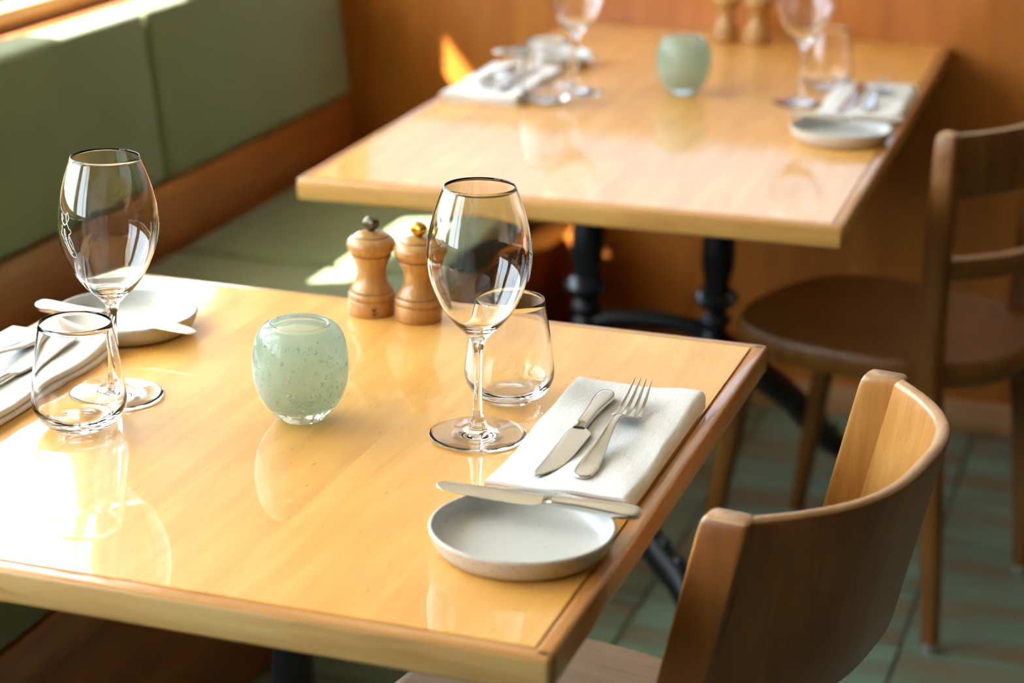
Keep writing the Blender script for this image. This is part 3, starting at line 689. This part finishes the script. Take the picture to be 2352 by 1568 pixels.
# butter knives across the plates
BZ = GZ + .0212
kb = None
for (a, h, lab, roll) in (((-.5570, 1.4920), (-.3790, 1.4870), 'steel butter knife lying across the near right plate', .38), ((-.927, 1.7905), (-1.122, 1.808), 'steel butter knife lying across the plate at the far left of the near table', -.3),
                    ((-.575, 3.062), (-.399, 3.062), 'blurred butter knife across the right plate of the far table', .4), ((-.968, 3.376), (-1.152, 3.368), 'blurred butter knife across the left plate of the far table', -.3)):
    d = Vector((h[0] - a[0], h[1] - a[1])); rz = math.atan2(d.y, d.x) - PI / 2
    kk = knife((a[0], a[1], BZ + .004 * abs(math.sin(roll))), rz, lab, kb, d.length / .218, roll, 0, True)
    kb = kb or kk; kk['category'] = 'knife'
    kk.name = 'butter_knife'; kk['group'] = 'butter knives on bread plates'
def make_fork():
    """handle end at y=0, tines to +Y"""
    bm = bmesh.new()
    hd = spline([(.0, .0014, .0010, .0040), (.002, .0052, .0018, .0036), (.008, .0084, .0022, .0032), (.022, .0096, .0022, .0034), (.045, .0080, .0020, .0052), (.075, .0050, .0018, .0090), (.105, .0031, .0021, .0128), (.124, .0034, .0021, .0120), (.131, .0060, .0016, .0098), (.1355, .0112, .0010, .0078), (.139, .0128, .0008, .0064), (.147, .0130, .0008, .0040), (.153, .0130, .0008, .0026)], 4) if False else None
    rows = [(.0, .0014, .0010, .0046), (.002, .0052, .0018, .0042), (.008, .0084, .0022, .0036), (.022, .0096, .0022, .0036), (.045, .0080, .0020, .0056), (.075, .0050, .0018, .0096), (.105, .0031, .0021, .0132), (.122, .0032, .0021, .0124), (.130, .0058, .0016, .0102), (.1350, .0108, .0011, .0082), (.1385, .0126, .0010, .0066), (.1450, .0130, .0009, .0042), (.1490, .0131, .0008, .0032)]
    # interpolate 4 values
    R = []
    for i in range(len(rows) - 1):
        for k in range(3):
            t_ = k / 3; R.append([rows[i][q] * (1 - t_) + rows[i + 1][q] * t_ for q in range(4)])
    R.append(list(rows[-1]))
    loft(bm, [ring_at(y, 0, z, w_, h_, 20, .85) for y, w_, h_, z in R])
    tines = []
    for k in range(4):
        x = (-1.5 + k) * .0073
        b2 = bmesh.new(); rr_ = []
        for y, w_, h_, z in ((.1485, .0028, .0008, .0033), (.155, .0022, .0008, .0031), (.168, .0018, .0008, .0046), (.184, .0014, .0008, .0086), (.200, .0009, .0007, .0142), (.207, .0004, .0004, .0170)):
            rr_.append(ring_at(y, x * (1 - .30 * (y - .15) / .057), z, w_, h_, 10, .85))
        loft(b2, rr_); tines.append(b2)
    return bm, tines
def fork(loc, rz, label, first=None):
    if first is None:
        g = empty('table_fork', loc, rz, label, 'fork', 'steel table forks'); h_, ts = make_fork()
        link('handle', h_, STEEL, g, sharp=60)
        for b2 in ts: link('tine', b2, STEEL, g, sharp=60)
    else:
        g = first.copy(); COL.objects.link(g); g['label'] = label
        for ch in first.children: c = ch.copy(); COL.objects.link(c); c.parent = g
    g.location = loc; g.rotation_euler = (0.010, 0, rz); g.scale = (1.05, 1.06, 1.1); return g
f1 = fork((-.4535, 1.563, NZ - .001), 0.018, 'four-tined steel fork on the near right napkin')
fork((-1.075, 1.745, NZ - .001), PI, 'steel fork on the near left napkin', f1)
fork((-.470, 3.150, NZ - .001), .02, 'blurred steel fork on the right napkin of the far table', f1)
fork((-1.090, 3.305, NZ - .001), PI + .02, 'blurred steel fork on the left napkin of the far table', f1)

# ------------------------------------------------------------------ chairs (local: +X forward, +Y left, origin between the rear legs on the floor)
def post_mesh(path, hx, hy, n=16, e=.35):
    bm = bmesh.new(); rings = []
    P = path
    for i, (p, s) in enumerate(P):
        rings.append([(p[0] + a * s, p[1] + b_ * s, p[2]) for a, b_ in sup(hx, hy, n, e)])
    return loft(bm, rings)
# chair 1: deep curved plywood back
c1 = empty('dining_chair', (-.2645, 1.666, 0), PI - math.atan2(.164, .986), 'honey-brown wooden chair with deep curved back, tucked under the near table', 'chair')
tl12 = math.tan(math.radians(12))
def leanx(z): return (.79 - z) * tl12 if z > .45 else .0723 - (.45 - z) * .10
for s in (-1, 1):
    zs = [0.012, .2, .40, .44, .47, .55, .65, .74, .775, .7840, .7885, .7908]
    sc_ = [.80, .92, 1.0, 1.0, 1.0, 1.0, 1.0, 1.0, 1.0, .975, .90, .76]
    bm = post_mesh([((leanx(z) + .0085, s * .1935, z), q) for z, q in zip(zs, sc_)], .0212, .0125, 28, .28)
    o = link('rear_post', bm, [CHAIRSHADE, CHAIRWORN, CHAIRLIT], c1, sharp=45)
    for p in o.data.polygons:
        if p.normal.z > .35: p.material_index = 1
        elif (p.normal.x > .5 or p.normal.y * s < -.5) and p.center.z > .45: p.material_index = 2  # front and inward faces get the painted-in window light
    bm = bmesh.new(); bmesh.ops.create_cone(bm, segments=16, radius1=.012, radius2=.013, depth=.012, cap_ends=True)
    link('glide', bm, GLIDE, o, loc=(leanx(0) + .004, s * .194, .006))
bm = bmesh.new(); rings = []; NU = 40
def uc(t_):
    y = -.189 + .378 * t_; q = abs(y / .191); return Vector((-.084 * (1 - min(1, q) ** 3.0) ** 1.12 - .0045, y))
for k in range(NU + 1):
    t_ = k / NU; p = uc(t_); d = (uc(min(1, t_ + .01)) - uc(max(0, t_ - .01))).normalized(); nrm = Vector((-d.y, d.x))
    if nrm.x > 0: nrm = -nrm       # outward (back)
    zb, zt = .598, .7905; ring = []
    H = (zt - zb) / 2; zc = (zt + zb) / 2; hw = .0068
    prof_ = []
    for q in range(5): prof_.append((hw, -H + hw * 1.0 + (2 * H - 2 * hw) * q / 4))
    for q in range(1, 6): a = PI / 2 * q / 6; prof_.append((hw * math.cos(a), H - hw + hw * math.sin(a)))
    for q in range(1, 6): a = PI / 2 + PI / 2 * q / 6; prof_.append((hw * math.cos(a), H - hw + hw * math.sin(a)))
    for q in range(5): prof_.append((-hw, H - hw - (2 * H - 2 * hw) * q / 4))
    prof_.append((0, -H))
    for (n_, z_) in prof_:
        # thicker rolled top edge
        z = zc + z_; xx = (zt - z) * tl12
        sc2 = 1.0
        ring.append((p.x + nrm.x * n_ * sc2 + xx, p.y + nrm.y * n_ * sc2, z))
    rings.append(ring)
loft(bm, rings)
o = link('backrest', bm, [CHAIRSHADE, CHAIRWORN, CHAIRLIT], c1, sharp=60)
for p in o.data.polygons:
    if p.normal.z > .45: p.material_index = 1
    elif p.normal.x > .15: p.material_index = 2  # forward side of the back gets the lit copy
def seat_mesh(W0, W1, D0, D1, z, th, dish=.0, n=56, e=.62, ring_in=8):
    """rounded trapezoid plate; W0 rear half width, W1 front half width, X from D0 to D1"""
    bm = bmesh.new(); xc = (D0 + D1) / 2; hx = (D1 - D0) / 2; rings = []
    def outline(s):
        o = []
        for k in range(n):
            t_ = 2 * PI * k / n; c, s_ = math.cos(t_), math.sin(t_)
            x = math.copysign(abs(c) ** e, c); y = math.copysign(abs(s_) ** e, s_)
            w_ = W0 + (W1 - W0) * (x + 1) / 2
            o.append((xc + hx * x * s, w_ * y * s))
        return o
    for s in (.02, .25, .5, .7, .85, .94): rings.append([(x, y, z - dish * (1 - s ** 2)) for x, y in outline(s)])
    rings.append([(x, y, z) for x, y in outline(.975)])
    rings.append([(x, y, z - th * .12) for x, y in outline(.993)])
    rings.append([(x, y, z - th * .4) for x, y in outline(1)])
    rings.append([(x, y, z - th * .8) for x, y in outline(.995)])
    rings.append([(x, y, z - th) for x, y in outline(.97)])
    rings.append([(x, y, z - th) for x, y in outline(.02)])
    return loft(bm, rings)
link('seat', seat_mesh(.17, .195, .04, .435, .448, .022, .008), SEATW, c1, sharp=50)
for s in (-1, 1):
    bm = post_mesh([((.385 + .00 + .02 * (1 - z / .43), s * (.155 + .015 * (1 - z / .43)), z), .62 + .38 * z / .43) for z in (.012, .1, .2, .3, .38, .4265)], .017, .017, 16, .6)
    o = link('front_leg', bm, CHAIRSHADE, c1)
    bm = bmesh.new(); bmesh.ops.create_cone(bm, segments=16, radius1=.010, radius2=.011, depth=.012, cap_ends=True)
    link('glide', bm, GLIDE, o, loc=(.405, s * .17, .006))
    bm = bmesh.new(); box(bm, .08, .38, s * .155 - .009, s * .155 + .009, .385, .427, .003); link('side_rail', bm, CHAIRSHADE, c1)
for a, b_, h_ in ((.372, .39, .15), (.065, .083, .18)):
    link('cross_rail', box(bmesh.new(), a, b_, -h_, h_, .385, .427, .003), CHAIRSHADE, c1)

# chair 2: curved top rail, lower rail, broad rounded seat
f2 = Vector((-.957, .29))
c2 = empty('wooden_chair', (-.228, 3.065, 0), math.atan2(.29, -.957), 'darker wooden chair with two curved back rails, standing beside the far table', 'chair')
H2 = .178
def px2(z): return .040 * (z / .45) ** 1.3 if z < .45 else .040 - .004 * (z - .45) / .35
for s in (-1, 1):
    zs = [.014, .1, .25, .40, .45, .50, .6, .7, .77, .788, .796, .80]
    sc_ = [.62, .70, .85, 1, 1.05, 1, .92, .9, .88, .84, .7, .4]
    bm = post_mesh([((px2(z) + .0, s * H2, z), q) for z, q in zip(zs, sc_)], .0200, .0170, 16, .45)
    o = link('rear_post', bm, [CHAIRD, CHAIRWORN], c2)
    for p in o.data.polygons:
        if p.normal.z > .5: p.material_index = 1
    bm = bmesh.new(); bmesh.ops.create_cone(bm, segments=16, radius1=.011, radius2=.012, depth=.014, cap_ends=True)
    link('glide', bm, GLIDE, o, loc=(px2(0), s * H2, .007))
    bm = post_mesh([((.352 + .058 * (1 - z / .41), s * (.150 + .012 * (1 - z / .41)), z), .60 + .40 * z / .41) for z in (.014, .1, .2, .3, .38, .41)], .0195, .0195, 16, .5)
    o = link('front_leg', bm, CHAIRD, c2)
    bm = bmesh.new(); bmesh.ops.create_cone(bm, segments=16, radius1=.011, radius2=.012, depth=.014, cap_ends=True)
    link('glide', bm, GLIDE, o, loc=(.410, s * .162, .007))
def rail(name, zb, zt, bulge, th, mats, parent, H=H2):
    bm = bmesh.new(); rings = []
    for k in range(29):
        t_ = k / 28; y = -H + 2 * H * t_; q = y / H; x = px2(zb) - bulge * (1 - q * q); dx = 2 * bulge * q / H
        l = math.hypot(1, dx); nx, ny = -1 / l, dx / l
        rings.append([(x + nx * a, y + ny * a, (zb + zt) / 2 + b_) for a, b_ in sup(th, (zt - zb) / 2, 16, .4)])
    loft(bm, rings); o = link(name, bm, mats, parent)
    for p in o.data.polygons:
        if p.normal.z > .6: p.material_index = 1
    return o
rail('top_rail', .700, .796, .060, .0085, [CHAIRD, CHAIRWORN], c2)
rail('lower_rail', .580, .614, .085, .0100, [CHAIRD, CHAIRWORN], c2)
link('seat', seat_mesh(.185, .222, -.045, .405, .452, .040, .012, 64, .72), CHAIRD, c2, sharp=55)
